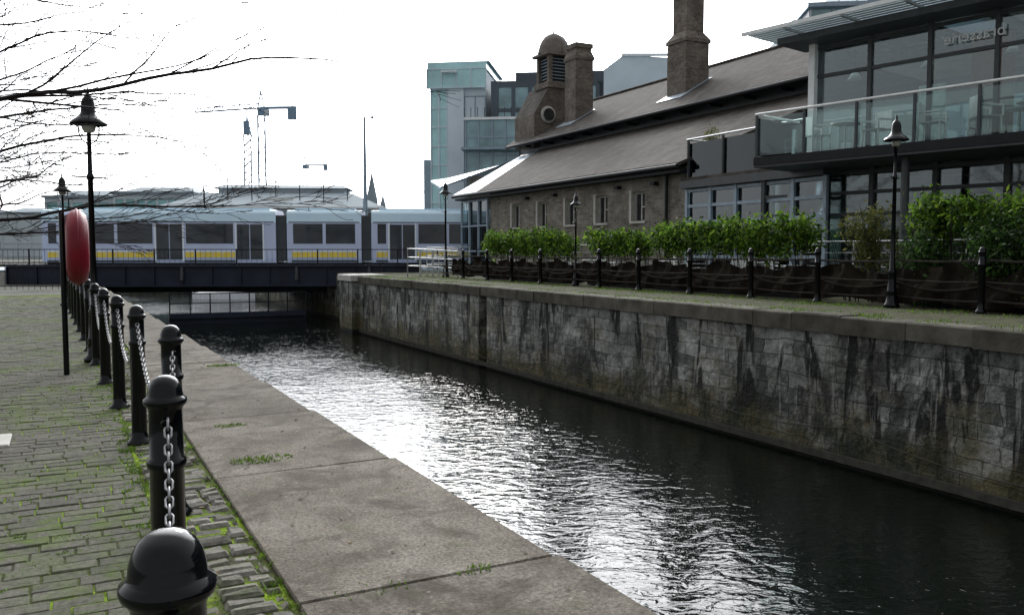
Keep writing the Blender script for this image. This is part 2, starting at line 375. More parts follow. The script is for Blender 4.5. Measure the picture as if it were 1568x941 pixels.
# ------------------------------------------------------------ left quay paving
sl=MB('quay_slabs'); yj=[-5,-3,-1.0,1.45,3.72,6.1,8.3,10.4,12.7,14.9,17.2,19.4,21.5,24,26.5,29,32,35,38,42]
for a,b_ in zip(yj[:-1],yj[1:]):
    x1=qe((a+b_)/2)+.02
    sl.block(.88,x1,a+.003,b_-.003,-.25,.03+random.uniform(-.004,.004),'slab',.008,.004)
sl.build()
st=MB('sett_strip')
y=-3
while y<36:
    h=random.uniform(.085,.12); x=.44-(.0 if y<14 else .1)
    while x<.84:
        wd=random.uniform(.13,.22); x2=min(x+wd,.865)
        if random.random()>.04 and x2-x>.04:
            st.block(x+.008,x2-.008,y+.009,y+h-.007,-.05,.02+random.uniform(-.012,.014),'sett',.016,.008)
        x=x2
    y+=h
st.build()
pa=MB('cobbled_paving'); row=0; y=-3
while y<34:
    h=.125+random.uniform(-.006,.006); x=-4.2+(row%2)*.11
    while x<.40:
        wd=random.uniform(.19,.27); x2=min(x+wd,.43)
        pa.block(x+.004,x2-.004,y+.005,y+h-.004,-.03,.014+random.uniform(-.004,.003),'paver',.006,.003)
        x=x2
    y+=h; row+=1
pa.build()
jb=MB('moss_bed'); jb.poly([(-4.3,-3,.007),(.9,-3,.007),(.9,36,.007),(-4.3,36,.007)],'joint'); jb.build()
ac=MB('access_cover'); ac.block(-.95,-.45,8.0,8.5,.0,.028,'stone',.01); ac.build()
def tufts(name,spots,wb=.006):
    b=MB(name)
    for (x,y,z,r,n,h) in spots:
        for i in range(n):
            a=random.uniform(0,6.28); rr=r*math.sqrt(random.random()); px=x+rr*math.cos(a)*1.0; py=y+rr*math.sin(a)*.5
            hh=h*random.uniform(.4,1); t=random.uniform(0,6.28); dx,dy=math.cos(t)*wb,math.sin(t)*wb; lx,ly=random.gauss(0,.7)*hh,random.gauss(0,.7)*hh
            b.add([(px-dx,py-dy,z),(px+dx,py+dy,z),(px+lx,py+ly,z+hh)],[(0,1,2)],'grass')
    return b.build()
sp=[(1.9,12.2,.03,.22,200,.03),(1.28,7.9,.03,.14,150,.028),(1.28,6.5,.03,.24,200,.028),(1.75,3.72,.03,.1,40,.025),(1.2,3.72,.03,.2,30,.02)]
for i in range(150):
    yy=random.uniform(1.2,22); sp.append((.87+random.gauss(0,.012),yy,.015,random.uniform(.03,.1),14,.03))
for i in range(260):
    yy=random.uniform(1.5,16); sp.append((.43+random.gauss(0,.05),yy,.012,random.uniform(.03,.09),12,.03))
for i in range(900):
    yy=random.uniform(1.5,13); xx=random.uniform(-3.5,.4)
    if math.sin(xx*2.1+1)+math.sin(yy*1.3)+random.gauss(0,.5)>.2: sp.append((xx,yy,.01,random.uniform(.03,.12),18,.012))
tufts('grass',sp)
vs=[(random.choice([XR+.4,XR+.45,13.3,12.9])+random.gauss(0,.1),random.uniform(5,34),ZR,.35,20,.06) for i in range(300)]
tufts('grass',vs,.008)
lf=MB('fallen_leaves')
for i in range(340):
    yy=random.uniform(1.2,16); xx=random.uniform(.4,2.15) if random.random()<.8 else random.uniform(-3,0)
    a=random.uniform(0,6.28); s_=random.uniform(.006,.026); c,s2=math.cos(a)*s_,math.sin(a)*s_
    z=.036
    lf.add([(xx-c,yy-s2,z),(xx+s2*.5,yy-c*.5,z+random.uniform(.002,.008)),(xx+c,yy+s2,z+.003),(xx-s2*.5,yy+c*.5,z+random.uniform(.002,.01))],[(0,1,2,3)],'dead')
lf.build()

# ------------------------------------------------------------ bollards and chains
bp=MB('bollard')
prof=[(0,0),(.1,0),(.1,.03),(.08,.05),(.064,.08),(.060,.12),(.058,.83),(.066,.835),(.068,.85),(.066,.865),(.058,.87),(.057,1.04),(.062,1.052),(.071,1.06),(.0745,1.07),(.073,1.08),(.063,1.087),(.060,1.094),(.0585,1.11),(.053,1.129),(.043,1.146),(.028,1.158),(.013,1.163),(0,1.164)]
bp.lathe(prof,'black',40)
for sy in (-1,1):
    bp.lathe([(.012,0),(.018,.004),(.018,.012),(.012,.016)],'black',10,(0,sy*.062-.008,1.0),'y')
bme=bp.mesh()
def link(b,c,d,up,r=.0042,ln=.024,wd=.0115):
    d=d.normalized(); s_=d.cross(up).normalized()
    n=10; vs=[]; fs=[]; m_=5
    nrm=d.cross(s_)
    for i in range(n):
        t=2*math.pi*i/n; ct,st_=math.cos(t),math.sin(t)
        ctr=c+d*(ct*wd+(ln-wd)*(1 if ct>0 else -1)*min(1,abs(ct)*3))+s_*st_*wd
        rad=(d*ct+s_*st_).normalized()
        for j in range(m_):
            u=2*math.pi*j/m_; vs.append(tuple(ctr+rad*math.cos(u)*r+nrm*math.sin(u)*r))
    for i in range(n):
        for j in range(m_):
            fs.append((i*m_+j,((i+1)%n)*m_+j,((i+1)%n)*m_+(j+1)%m_,i*m_+(j+1)%m_))
    b.add(vs,fs,'chain',True)
def chain(p0,p1,s_,far=False):
    b=MB('bollard_chain'); pts=[Vector(p) for p in sag(p0,p1,s_,60)]
    if far: b.tube([tuple(p) for p in pts[::5]],.012,'dark'); return b.build()
    acc=0; k=0; step=.036; nxt=0
    for i in range(len(pts)-1):
        seg=(pts[i+1]-pts[i]); l=seg.length
        while nxt<=acc+l:
            c=pts[i]+seg*((nxt-acc)/l); d=seg.normalized()
            side=d.cross(Vector((0,0,1))).normalized(); up=side if k%2 else d.cross(side)
            link(b,c,d,up); k+=1; nxt+=step
        acc+=l
    return b.build()
bl=[(-.05,-.45),(.130,1.42),(.302,3.23),(.55,5.45),(.51,7.63),(.455,9.48),(.40,11.3),(.36,13.25),(.32,15.2),(.28,17.1),(.24,19.0),(.2,20.9),(.16,22.8),(.12,24.7),(.08,26.6),(.04,28.5),(0,30.4),(-.04,32.3)]
for p in bl: inst('bollard',bme,(p[0],p[1],.0),random.uniform(-.1,.1))
for i in range(len(bl)-1):
    a,b_=bl[i],bl[i+1]
    chain((a[0],a[1]+.075,1.01),(b_[0],b_[1]-.075,1.01),.42,i>6)
rb=[5.2,7.0,8.9,12.4,14.3,16.4,18.5,20.4,23.8,25.8,27.7,29.8]
for yy in rb: inst('bollard',bme,(13.55,yy,ZR),0,.95)
allp=sorted(rb+[10.6,21.9,32.0])

# ------------------------------------------------------------ lamps
lp=MB('street_lamp')
lp.lathe([(.0,0),(.16,0),(.16,.06),(.12,.1),(.1,.3),(.11,.32),(.09,.36),(.075,.7),(.085,.73),(.06,.78),(.045,1.2),(.036,2.6),(.05,2.62),(.05,2.66),(.033,2.7),(.028,3.28),(.05,3.3),(.05,3.34),(.03,3.36)],'black',16)
lp.lathe([(.245,3.38),(.25,3.385),(.24,3.41),(.17,3.47),(.11,3.52),(.095,3.6),(.092,3.68),(.075,3.74),(.045,3.78),(.02,3.80),(.022,3.85),(.012,3.88),(0,3.93)],'black',20)
lp.lathe([(0,3.26),(.06,3.27),(.09,3.32),(.1,3.37),(0,3.38)],'lampglass',14)
for s_ in (-1,1):
    lp.tube([(s_*.03,0,3.12),(s_*.1,0,3.16),(s_*.14,0,3.25),(s_*.15,0,3.4)],.010,'black')
lp.tube([(-.26,0,2.64),(.26,0,2.64)],.012,'black')
lme=lp.mesh()
inst('street_lamp',lme,(.36,13.6,.02),.4)
inst('street_lamp',lme,(.0,28.5,.0),.4)
inst('street_lamp',lme,(-2.6,33.5,.0),.4,.9)
inst('street_lamp',lme,(13.5,10.6,ZR),.4,.9)
inst('street_lamp',lme,(13.7,21.9,ZR),.4,.72)
inst('street_lamp',lme,(13.8,32.05,ZR),.4,1.0)

lb=empty('lifebuoy_station'); b=MB('housing')
cx,cy,cz=.15,12.35,1.66
b.lathe([(.0,-.13),(.3,-.135),(.42,-.11),(.475,-.05),(.485,.0),(.475,.05),(.42,.11),(.3,.135),(.16,.13),(.1,.10),(0,.10)],'red',36,(cx,cy,cz),'x')
b.lathe([(.486,-.015),(.497,-.01),(.497,.01),(.486,.015)],'red',36,(cx,cy,cz),'x')
b.build(lb); b=MB('post'); b.cyl((cx-.17,cy,0),(cx-.17,cy,2.1),.035,.035,10,'black'); b.build(lb)

# ------------------------------------------------------------ bare trees
def tree(name,x,y,h,reach,seed,lev,dens,low,nb=15,el0=.15,minr=.004,az=None):
    rd=random.Random(seed)
    cu=bpy.data.curves.new(name,'CURVE'); cu.dimensions='3D'; cu.bevel_depth=1; cu.bevel_resolution=0; cu.use_fill_caps=False
    cu.materials.append(MAT['bark'])
    def spline(pts,rs):
        s_=cu.splines.new('POLY'); s_.points.add(len(pts)-1)
        for i,(p,r) in enumerate(zip(pts,rs)): s_.points[i].co=(*p,1); s_.points[i].radius=r
    def grow(p,d,ln,r,lv):
        n=max(4,int(ln/.2)); pts=[p.copy()]; rs=[r]; d=d.normalized(); st_=ln/n; sub=[]
        for i in range(n):
            t=(i+1)/n
            d=(d+Vector((rd.gauss(0,.10),rd.gauss(0,.10),rd.gauss(0,.07)-d.z*.06))).normalized()
            p=p+d*st_; pts.append(p.copy()); rr=r*(1-.8*t); rs.append(max(rr,minr))
            if t>.12: sub.append((p.copy(),d.copy(),rr,t))
        spline(pts,rs)
        if lv<=0: return
        k=min(len(sub),max(2,int(len(sub)*.8*dens)))
        for (q,dd,rr,t) in rd.sample(sub,k):
            a=rd.uniform(.4,.95)
            nd=Matrix.Rotation(a*rd.choice((-1,1)),3,Vector((rd.gauss(0,.3),rd.gauss(0,.3),1)).normalized())@dd
            nd=nd+Vector((0,0,rd.uniform(-.22,.3)))
            grow(q,nd,max(.35,ln*(1-t*.45)*rd.uniform(.35,.55)),max(rr*.6,minr),lv-1)
    base=Vector((x,y,0)); 
    spline([base,base+Vector((.02,.0,.3)),base+Vector((.03,.02,1.2)),base+Vector((0,.05,low)),base+Vector((.06,0,h*.65)),base+Vector((0,.05,h))],[.17,.14,.12,.11,.07,.015])
    for i in range(nb):
        t=i/(nb-1); z=low+(h*.9-low)*t; a=i*2.4+rd.uniform(-.3,.3)
        el=el0+.7*t; d=Vector((math.cos(a)*math.cos(el),math.sin(a)*math.cos(el),math.sin(el)))
        grow(base+Vector((0,0,z)),d,reach*(1-.5*t)*rd.uniform(.85,1.1),.028*(1-.5*t),lev-1)
    o=bpy.data.objects.new(name,cu); sc.collection.objects.link(o); return o
tree('bare_tree',-2.0,8.9,6.5,5.1,5,4,.7,2.6,20,.10,.0026)
tree('bare_tree',-1.2,15.4,6.5,4.9,11,4,.85,2.1,22,.04,.004)
tree('bare_tree',-1.6,23.5,6.5,4.9,21,4,.7,2.0,20,.05,.006)
tree('bare_tree',-4.5,33,6.5,4.4,31,3,.9,1.8,16,.05,.009)

# ------------------------------------------------------------ hedges / shrubs
def leaves(name,blobs,n,size,mat,stems=None,parent=None):
    B=np.array(blobs,float); vol=B[:,3]*B[:,4]*B[:,5]; idx=rng.choice(len(B),n,p=vol/vol.sum())
    d=rng.normal(size=(n,3)); d/=np.linalg.norm(d,axis=1)[:,None]; r=rng.random(n)**(1/2.2)
    P=B[idx,:3]+d*r[:,None]*B[idx,3:6]*(1+.18*rng.normal(size=(n,1)))
    a=rng.normal(size=(n,3)); a/=np.linalg.norm(a,axis=1)[:,None]
    t=rng.normal(size=(n,3)); t-=(t*a).sum(1)[:,None]*a; t/=np.linalg.norm(t,axis=1)[:,None]; u=np.cross(a,t)
    s_=size*(.6+.8*rng.random((n,1)))
    V=np.stack([P-t*s_,P+u*s_*.45,P+t*s_,P-u*s_*.45],1).reshape(-1,3)
    F=np.arange(n*4).reshape(-1,4)
    me=bpy.data.meshes.new(name); me.from_pydata(V.tolist(),[],F.tolist()); me.materials.append(MAT[mat]); me.materials.append(MAT['bark'])
    me.update(); o=bpy.data.objects.new(name,me); sc.collection.objects.link(o)
    if parent: o.parent=parent
    return o
def hedge(y0,y1,z0,z1,x=14.7,n=1200,mat='hedge',size=.06,depth=.45):
    e=empty('hedge'); bl_=[]; y=y0
    while y<y1:
        rz=(z1-z0)/2
        top=random.uniform(-.14,.12)
        bl_.append((x+random.uniform(-.1,.1),y+.15,z0+rz+top,depth,random.uniform(.35,.5),rz*.95+random.uniform(-.1,.05)))
        bl_.append((x-.2+random.uniform(-.15,.15),y,z1-.25+random.uniform(-.16,.14),.25,.3,.26))
        y+=random.uniform(.3,.45)
    leaves('foliage',bl_,int(n*(y1-y0)),size,mat,parent=e)
    b=MB('stems'); y=y0
    while y<y1:
        for k in range(2):
            b.cyl((x+random.uniform(-.15,.15),y,ZR+.3),(x+random.uniform(-.3,.3),y+random.uniform(-.2,.2),z1-.3),.013,.006,5,'bark',False)
        y+=.22
    b.build(e)
    b=MB('planter'); b.block(x-.32,x+.35,y0,y1,ZR,ZR+.6,'dark',.02); b.build(e)
hedge(13.7,19.0,1.4,2.45,n=1500)
hedge(19.6,22.3,1.4,2.28,n=1400)
hedge(23.8,29.4,1.35,2.38,n=1300)
hedge(3.0,11.0,1.75,2.7,n=1600,size=.055)
e=empty('shrub'); leaves('foliage',[(14.3,9.4+random.uniform(-1.4,1.2),random.uniform(.9,2.0),.5,.55,.5) for i in range(10)],9000,.045,'shrub',parent=e)
leaves('foliage',[(14.2,random.uniform(4,8.5),random.uniform(.9,1.9),.5,.6,.5) for i in range(14)],11000,.045,'shrub',parent=e)
e=empty('shrub'); leaves('foliage',[(14.5,11.9+random.uniform(-.8,.8),random.uniform(1.3,2.3),.3,.35,.35) for i in range(7)],2600,.04,'ivy',parent=e)
b=MB('stems')
for i in range(70): 
    y=random.uniform(4,12.6); b.cyl((14.5,y,ZR),(14.2+random.uniform(-.3,.3),y+random.uniform(-.5,.5),random.uniform(1.4,2.6)),.012,.004,5,'bark',False)
b.build(e)

cv=MB('quay_fence'); ny=360; y0,y1=5.0,31.5
cols=[]
for i in range(ny+1):
    y=y0+(y1-y0)*i/ny; sg=.05*math.sin(y*5.1)+.05*math.sin(y*2.3+1)+.03*math.sin(y*11)
    cols.append([(13.85+.05*math.sin(y*9+j)+.04*math.sin(y*23+1.3*j)-.05*math.sin(j*1.2),y,ZR+.08+.04*math.sin(y*3.3)+(.62-sg)*j/5) for j in range(6)])
vv=[p for c in cols for p in c]; ff=[(i*6+j,(i+1)*6+j,(i+1)*6+j+1,i*6+j+1) for i in range(ny) for j in range(5)]
cv.add(vv,ff,'canvas',True)
for a,b_ in zip(allp[:-1],allp[1:]):
    for z,t in ((.86,.022),(.5,.02),(.2,.018)):
        j1,j2=random.uniform(-.02,.02),random.uniform(-.02,.02)
        p=sag((13.6,a+.03,ZR+z+j1),(13.6,b_-.03,ZR+z+j2),.02,5)
        for q0,q1 in zip(p[:-1],p[1:]): cv.bar(q0,q1,t*2,'timber')
    cv.tube(sag((13.66,a,ZR+.45),(13.66,b_,ZR+.45),.12,10),.03,'canvas',6)
cv.build()
tb=MB('terrace_railing')
y=4.0
while y<31:
    tb.bar((15.3,y,ZR),(15.3,y,ZR+1.25),.05,'steel'); y+=1.5
for z in (1.25,1.0,.7,.4): tb.bar((15.3,4,ZR+z),(15.3,31,ZR+z),.035 if z==1.25 else .014,'steel')
tb.build()
hr=MB('handrail')
for (l0,l1,d0,d1,z0,z1) in [(-4.3,-2.4,35,37.5,ZR+1.15,ZR+1.15),(-4.3,-2.2,35,34.4,ZR+1.15,ZR+1.05),(-3.6,-2.0,36,40,ZR+1.2,ZR+1.25)]:
    for i in range(5):
        t=i/4; x,y=G(l0+(l1-l0)*t,d0+(d1-d0)*t); z=z0+(z1-z0)*t
        hr.cyl((x,y,ZR-.03),(x,y,z),.025,.025,6,'steel')
    a=G(l0,d0); b_=G(l1,d1)
    for dz in (0,-.35,-.7): hr.cyl((*a,z0+dz),(*b_,z1+dz),.02,.02,6,'steel')
hr.build()

# ------------------------------------------------------------ warehouse
WH=empty('brick_warehouse')
b=MB('walls'); X0=19.0; zt=4.55; wy=[26.0,28.45,30.8,33.2,35.7]; hw=.42
edges=[23.3]
for y in wy: edges+= [y-hw,y+hw]
edges.append(38.5)
for i in range(0,len(edges),2): b.box(X0,X0+.4,edges[i],edges[i+1],ZR-.05,zt,'brick')
for y in wy:
    b.box(X0,X0+.4,y-hw,y+hw,ZR-.05,2.75,'brick'); b.box(X0,X0+.4,y-hw,y+hw,3.83,zt,'brick')
b.box(X0+.4,24.6,23.3,23.7,ZR-.05,4.5,'brick')
b.box(X0+.4,28,38.1,38.5,ZR-.05,4.5,'brick')
b.box(24.75,25.1,19.0,46.0,ZR,8.05,'frame')
b.add([(24.7,46,ZR),(33,46,ZR),(33,46,8.1),(28.6,46,10.6),(24.7,46,8.1)],[(0,1,2,3,4)],'brick')
b.box(21,24.7,45.2,45.6,ZR,6,'brick')
b.build(WH)
b=MB('windows')
for y in wy:
    b.box(X0+.22,X0+.25,y-hw,y+hw,2.75,3.83,'gwin')
    for yy in (y-hw,y+hw-.07): b.box(X0+.15,X0+.215,yy,yy+.07,2.752,3.828,'stone')
    b.box(X0+.15,X0+.215,y-hw+.07,y+hw-.07,3.76,3.828,'stone'); b.box(X0+.16,X0+.213,y-.03,y+.03,2.8,3.76,'stone'); b.box(X0+.16,X0+.212,y-hw+.07,y-.03,3.25,3.3,'stone')
    b.box(X0-.06,X0+.2,y-hw-.06,y+hw+.06,2.66,2.748,'stone'); b.box(X0+.02,X0+.14,y+hw-.02,y+hw-.001,2.75,3.83,'stone')
    b.box(X0-.012,X0-.001,y+hw+.002,y+hw+.16,2.75,3.9,'stone')
b.build(WH)
def slab3(b,pts,t,k):
    n=len(pts); v=[tuple(p) for p in pts]+[(p[0],p[1],p[2]-t) for p in pts]
    fs=[tuple(range(n)),tuple(range(2*n-1,n-1,-1))]+[(i,i+n,(i+1)%n+n,(i+1)%n) for i in range(n)]
    b.add(v,fs,k)
b=MB('roof')
slab3(b,[(18.45,23.0,4.62),(24.74,20.5,7.55),(24.74,43.6,7.55),(18.45,38.9,4.62)],.12,'slate')
slab3(b,[(18.45,38.92,4.62),(24.74,43.62,7.55),(24.74,45.2,7.55),(18.45,41.8,4.62)],.12,'lead')
slab3(b,[(23.9,8,7.98),(28.6,8,10.72),(28.6,46.3,10.72),(23.9,46.3,7.98)],.14,'slate')
slab3(b,[(28.62,8,10.71),(28.62,46.3,10.71),(33.4,46.3,7.95),(33.4,8,7.95)],.14,'slate')
slab3(b,[(18.6,43.9,5.2),(24.5,46.4,7.2),(26,49.5,7.0),(19.3,47.0,5.8)],.1,'lead')
b.cyl((28.6,8,10.75),(28.6,46.3,10.75),.09,.09,8,'slate')
b.build(WH)
b=MB('gutter')
b.cyl((18.4,23,4.5),(18.4,41.8,4.5),.08,.08,8,'dark'); b.cyl((23.85,8,7.86),(23.85,46,7.86),.09,.09,8,'dark')
b.cyl((18.9,24.2,ZR),(18.9,24.2,4.45),.06,.06,8,'dark'); b.box(18.5,19,23,41.7,4.3,4.4,'dark')
for y in range(24,46,2): b.box(24.1,24.74,y,y+.12,7.7,7.83,'dark')
b.build(WH)
def chimney(x,y,w,base,sh,top,ww):
    b=MB('chimney'); h=w/2
    b.box(x-h,x+h,y-h,y+h,base,sh,'chbrick'); b.box(x-h-.06,x+h+.06,y-h-.06,y+h+.06,sh,sh+.16,'chbrick')
    b.add([(x-h-.05,y-h-.05,sh+.162),(x+h+.05,y-h-.05,sh+.162),(x+h+.05,y+h+.05,sh+.162),(x-h-.05,y+h+.05,sh+.162),(x-ww/2,y-ww/2,sh+.5),(x+ww/2,y-ww/2,sh+.5),(x+ww/2,y+ww/2,sh+.5),(x-ww/2,y+ww/2,sh+.5)],[(0,1,5,4),(1,2,6,5),(2,3,7,6),(3,0,4,7)],'chbrick')
    b.box(x-ww/2,x+ww/2,y-ww/2,y+ww/2,sh+.5,top-.25,'chbrick')
    b.box(x-ww/2-.07,x+ww/2+.07,y-ww/2-.07,y+ww/2+.07,top-.25,top,'chbrick')
    slab3(b,[(x-h-.45,y-h-.25,8.0+.58*(x-h-.45-23.9)+.03),(x+h,y-h-.25,8.0+.58*(x+h-23.9)+.03),(x+h,y+h+.25,8.0+.58*(x+h-23.9)+.03),(x-h-.45,y+h+.25,8.0+.58*(x-h-.45-23.9)+.03)],.02,'lead')
    b.build(WH)
chimney(26.0,31.8,1.35,8.4,11.2,13.6,1.0)
chimney(26.0,41.3,1.15,8.4,12.3,13.2,1.0)
b=MB('gable_vent')
b.add([(24.4,43.6,7.7),(24.4,43.6,9.6),(25.4,43.6,11.3),(27.2,43.6,11.3),(27.2,43.6,7.7)],[(0,1,2,3,4)],'chbrick')
b.add([(24.4,43.6,7.7),(24.4,43.6,9.6),(24.4,46,9.6),(24.4,46,7.7)],[(0,1,2,3)],'chbrick')
b.add([(24.4,43.6,9.6),(25.4,43.6,11.3),(25.4,46,11.3),(24.4,46,9.6)],[(0,1,2,3)],'slate')
b.lathe([(0,-.06),(.42,-.06),(.5,-.03),(.5,0)],'stone',20,(25.3,43.55,9.6),'y'); b.lathe([(0,-.03),(.36,-.03)],'gwin',20,(25.3,43.45,9.6),'y')
cx,cy=26.1,44.3; z0=11.2
b.box(cx-.85,cx+.85,cy-.85,cy+.85,z0,z0+.35,'chbrick')
for dx in (-.62,.62):
    for dy in (-.62,.62): b.box(cx+dx-.12,cx+dx+.12,cy+dy-.12,cy+dy+.12,z0+.35,z0+1.9,'chbrick')
b.box(cx-.5,cx+.5,cy-.5,cy+.5,z0+.35,z0+1.9,'dark')
for i in range(8): b.box(cx-.58,cx+.58,cy-.58,cy+.58,z0+.38+i*.19,z0+.42+i*.19,'greyclad')
b.box(cx-.95,cx+.95,cy-.95,cy+.95,z0+1.9,z0+2.05,'chbrick')
b.lathe([(1.02,2.05),(.98,2.3),(.84,2.75),(.62,3.05),(.3,3.25),(.12,3.3),(.05,3.35),(.03,3.7),(0,3.72)],'domelead',8,(cx,cy,z0))
b.build(WH)
b=MB('porch')
b.box(18.95,19.0,38.6,41.7,ZR,4.3,'glass'); b.box(19.0,22,41.65,41.7,ZR,4.3,'glass')
for y in (38.55,39.6,40.7,41.7): b.box(18.85,18.94,y-.05,y+.05,ZR,4.3,'bframe')
for z in (1.6,2.9,4.2): b.box(18.86,18.93,38.6,41.65,z,z+.08,'bframe')
b.box(21.5,21.6,38.6,41.5,ZR,4.3,'conc'); b.build(WH)
b=MB('wall_lights')
for y in (24.9,27.2,32,34.5): b.box(18.78,18.99,y-.12,y+.12,4.0,4.12,'dark')
b.build(WH)

# ------------------------------------------------------------ glazed restaurant
RS=empty('glass_restaurant'); T=frame(17,17.9,R(12))
b=MB('balcony_slab',T)
b.box(0,9,-24,0,3.92,4.16,'frame'); b.box(-.03,-.002,-24,0,3.98,4.2,'dark'); b.build(RS)
b=MB('roof',T)
b.box(.4,1.8,-24,-.4,7.25,7.42,'frame'); b.box(4.6,10,-24,-.4,7.25,7.42,'frame'); b.box(1.8,4.6,-24,-.4,7.33,7.36,'glass')  # glazed middle strip is an added skylight, brightens the interior behind the glass
y=-24
while y<-.4: b.box(1.8,4.6,y,y+.1,7.22,7.325,'frame'); y+=1.55
x=-.35
while x<1.3: b.box(x,x+.14,-24,.15,7.5,7.53,'conc'); x+=.2
b.box(-.42,-.36,-24,.2,7.46,7.56,'whitem')
y=-23.5
while y<.4: b.box(-.35,1.3,y,y+.06,7.43,7.49,'steel'); y+=1.6
b.build(RS)
b=MB('upper_glazing',T); gx=1.3
b.box(gx,gx+.02,-24,-1,4.18,7.22,'glass'); b.box(gx+.02,9,-1.02,-1,4.18,7.22,'glass'); b.build(RS)
b=MB('mullions',T)
y=-1.06; i=0
while y>-24:
    b.box(gx-.07,gx-.003,y-.05,y+.05,4.17,7.24,'frame' if i else 'whitem'); y-=1.55; i+=1
for z in (4.2,6.35,7.1): b.box(gx-.05,gx-.004,-24,-1.12,z,z+.09,'frame')
for x in (3.2,5,7): b.box(x,x+.08,-.995,-.93,4.17,7.24,'frame')
b.box(gx-.04,9,-.995,-.95,6.35,6.44,'frame'); b.box(gx-.25,gx-.1,-1.15,-.97,4.17,7.3,'whitem')
b.build(RS)
b=MB('interior',T)
b.box(5.5,5.6,-24,-5.5,4.17,7.2,'interior'); b.box(4.6,7.5,-24,-1.2,7.05,7.1,'intpale'); b.box(1.5,7.5,-24,-1.2,4.165,4.18,'intwood')
for y,k,w_,x_,zt_ in ((-3.0,'curtain',.7,3.2,6.1),(-4.6,'intwood',1.0,2.6,7.0),(-6.4,'curtain',.8,3.0,6.0),(-7.6,'poster',.5,2.4,6.3),(-8.8,'intpale',.8,3.5,5.7),(-10,'intwood',1.6,2.6,7.0),(-12.4,'poster',.5,2.6,6.3),(-14,'intwood',1.5,2.6,7.0)):
    b.box(x_,x_+.06,y-w_,y,4.18,zt_,k)
for y in (-2.5,-4,-6,-8,-10,-12): b.cyl((1.9,y,4.18),(1.9,y,4.95),.04,.04,6,'steel'); b.lathe([(0,.0),(.35,.0),(.35,.04),(0,.04)],'intpale',14,(1.9,y,4.95))
for y in range(-22,-1,2):
    b.cyl((2.2,y+.3,7.2),(2.2,y+.3,6.5),.01,.01,4,'dark'); b.lathe([(0,.2),(.08,.18),(.2,0),(.18,0)],'intpale',14,(2.2,y+.3,6.35))
b.build(RS)
b=MB('balustrade',T)
b.box(.07,.085,-24,-.05,4.25,5.28,'glassb'); b.box(.1,5,-.065,-.05,4.25,5.28,'glassb')
y=-.05
while y>-24: b.box(.0,.055,y-.03,y+.03,4.0,5.34,'frame'); y-=1.45
b.cyl((.04,-24,5.38),(.04,0,5.38),.035,.035,8,'whitem'); b.cyl((.04,0,5.38),(2.2,0,5.38),.035,.035,8,'whitem')
b.build(RS)
b=MB('lower_glazing',T)
b.box(2.2,2.22,-24,1.2,ZR,3.9,'glass'); b.box(6.5,6.6,-24,1,ZR,3.9,'interior'); b.box(2.3,6.5,-24,1,ZR+.01,ZR+.03,'interior')
y=1.1
while y>-24: b.box(2.08,2.19,y-.06,y+.06,ZR,3.91,'frame'); y-=1.7
for z in (1.0,2.6,3.2,3.75): b.box(2.1,2.185,-24,1.1,z,z+.09,'frame')
for y in (-4.0,-9,-14): b.cyl((.5,y,ZR),(.5,y,3.92),.1,.1,12,'frame')
for i,y in enumerate((0,-2.5,-5,-7.4,-10)): b.box(3.2,3.3,y-.8,y,1.4,2.9,('curtain','intwood','intpale','poster','intwood')[i])
b.build(RS)
b=MB('terrace_wing')
b.box(18.7,24.5,17.0,23.25,3.75,4.0,'frame'); b.box(18.72,24.4,17.2,23.2,4.0,4.1,'slate')
b.box(19.0,19.02,17.0,23.2,ZR,3.75,'glass'); b.box(22.5,22.6,17,23.2,ZR,3.75,'interior')
y=17.1
while y<23.3: b.box(18.88,18.98,y-.06,y+.06,ZR,3.74,'bframe'); y+=1.2
for z in (1.4,2.55,3.1,3.62): b.box(18.9,18.975,17.1,23.2,z,z+.1,'bframe')
b.box(18.85,18.865,17.6,23.0,4.1,5.25,'glassb')
for y in (17.7,19.4,21.2,22.9): b.box(18.76,18.84,y-.03,y+.03,3.9,5.34,'frame')
b.cyl((18.8,17.6,5.38),(18.8,23.0,5.38),.03,.03,8,'steel'); b.cyl((18.8,23.0,5.38),(23.5,23.0,5.38),.03,.03,8,'steel')
b.build(RS)
tc=bpy.data.curves.new('window_sign','FONT'); tc.body='brasserie'; tc.size=.38; tc.extrude=.003
to=bpy.data.objects.new('window_sign',tc); sc.collection.objects.link(to); tc.materials.append(MAT['whitem'])
to.location=T@Vector((1.2,-5.9,6.62)); to.rotation_euler=(R(90),0,R(12+90)); to.parent=RS
e=empty('terrace_plants'); 
leaves('foliage',[(19.2,y,4.5,.25,.5,.4) for y in (19.2,20.2,21.2,22.4)]+[(19.6,22.7,5.4,.3,.3,.5)],2600,.045,'ivy',parent=e)
pb=MB('planter'); pb.block(19.0,19.5,18.8,22.8,4.1,4.35,'dark',.02); pb.build(e)
cb_=MB('patio_chair')
for sx in (-.22,.22):
    for sy in (-.22,.22): cb_.cyl((sx,sy,0),(sx*.9,sy*.9,.45 if sy<0 else .86),.02,.02,6,'whitem')
    cb_.cyl((sx,-.22,.64),(sx,.21,.66),.02,.02,6,'whitem'); cb_.cyl((sx,-.22,.44),(sx,-.22,.64),.02,.02,6,'whitem')
for i in range(6): cb_.box(-.22,.22,-.22+i*.075,-.22+i*.075+.065,.44,.455,'whitem')
for i in range(6): cb_.box(-.2+i*.07,-.2+i*.07+.06,.2,.212,.47,.86,'whitem')
cme=cb_.mesh()
tb_=MB('patio_table'); tb_.lathe([(0,.72),(.38,.72),(.38,.745),(0,.745)],'whitem',20); tb_.cyl((0,0,0),(0,0,.72),.025,.025,8,'whitem'); tb_.lathe([(0,0),(.22,0),(.2,.03),(0,.04)],'whitem',16)
tme=tb_.mesh()
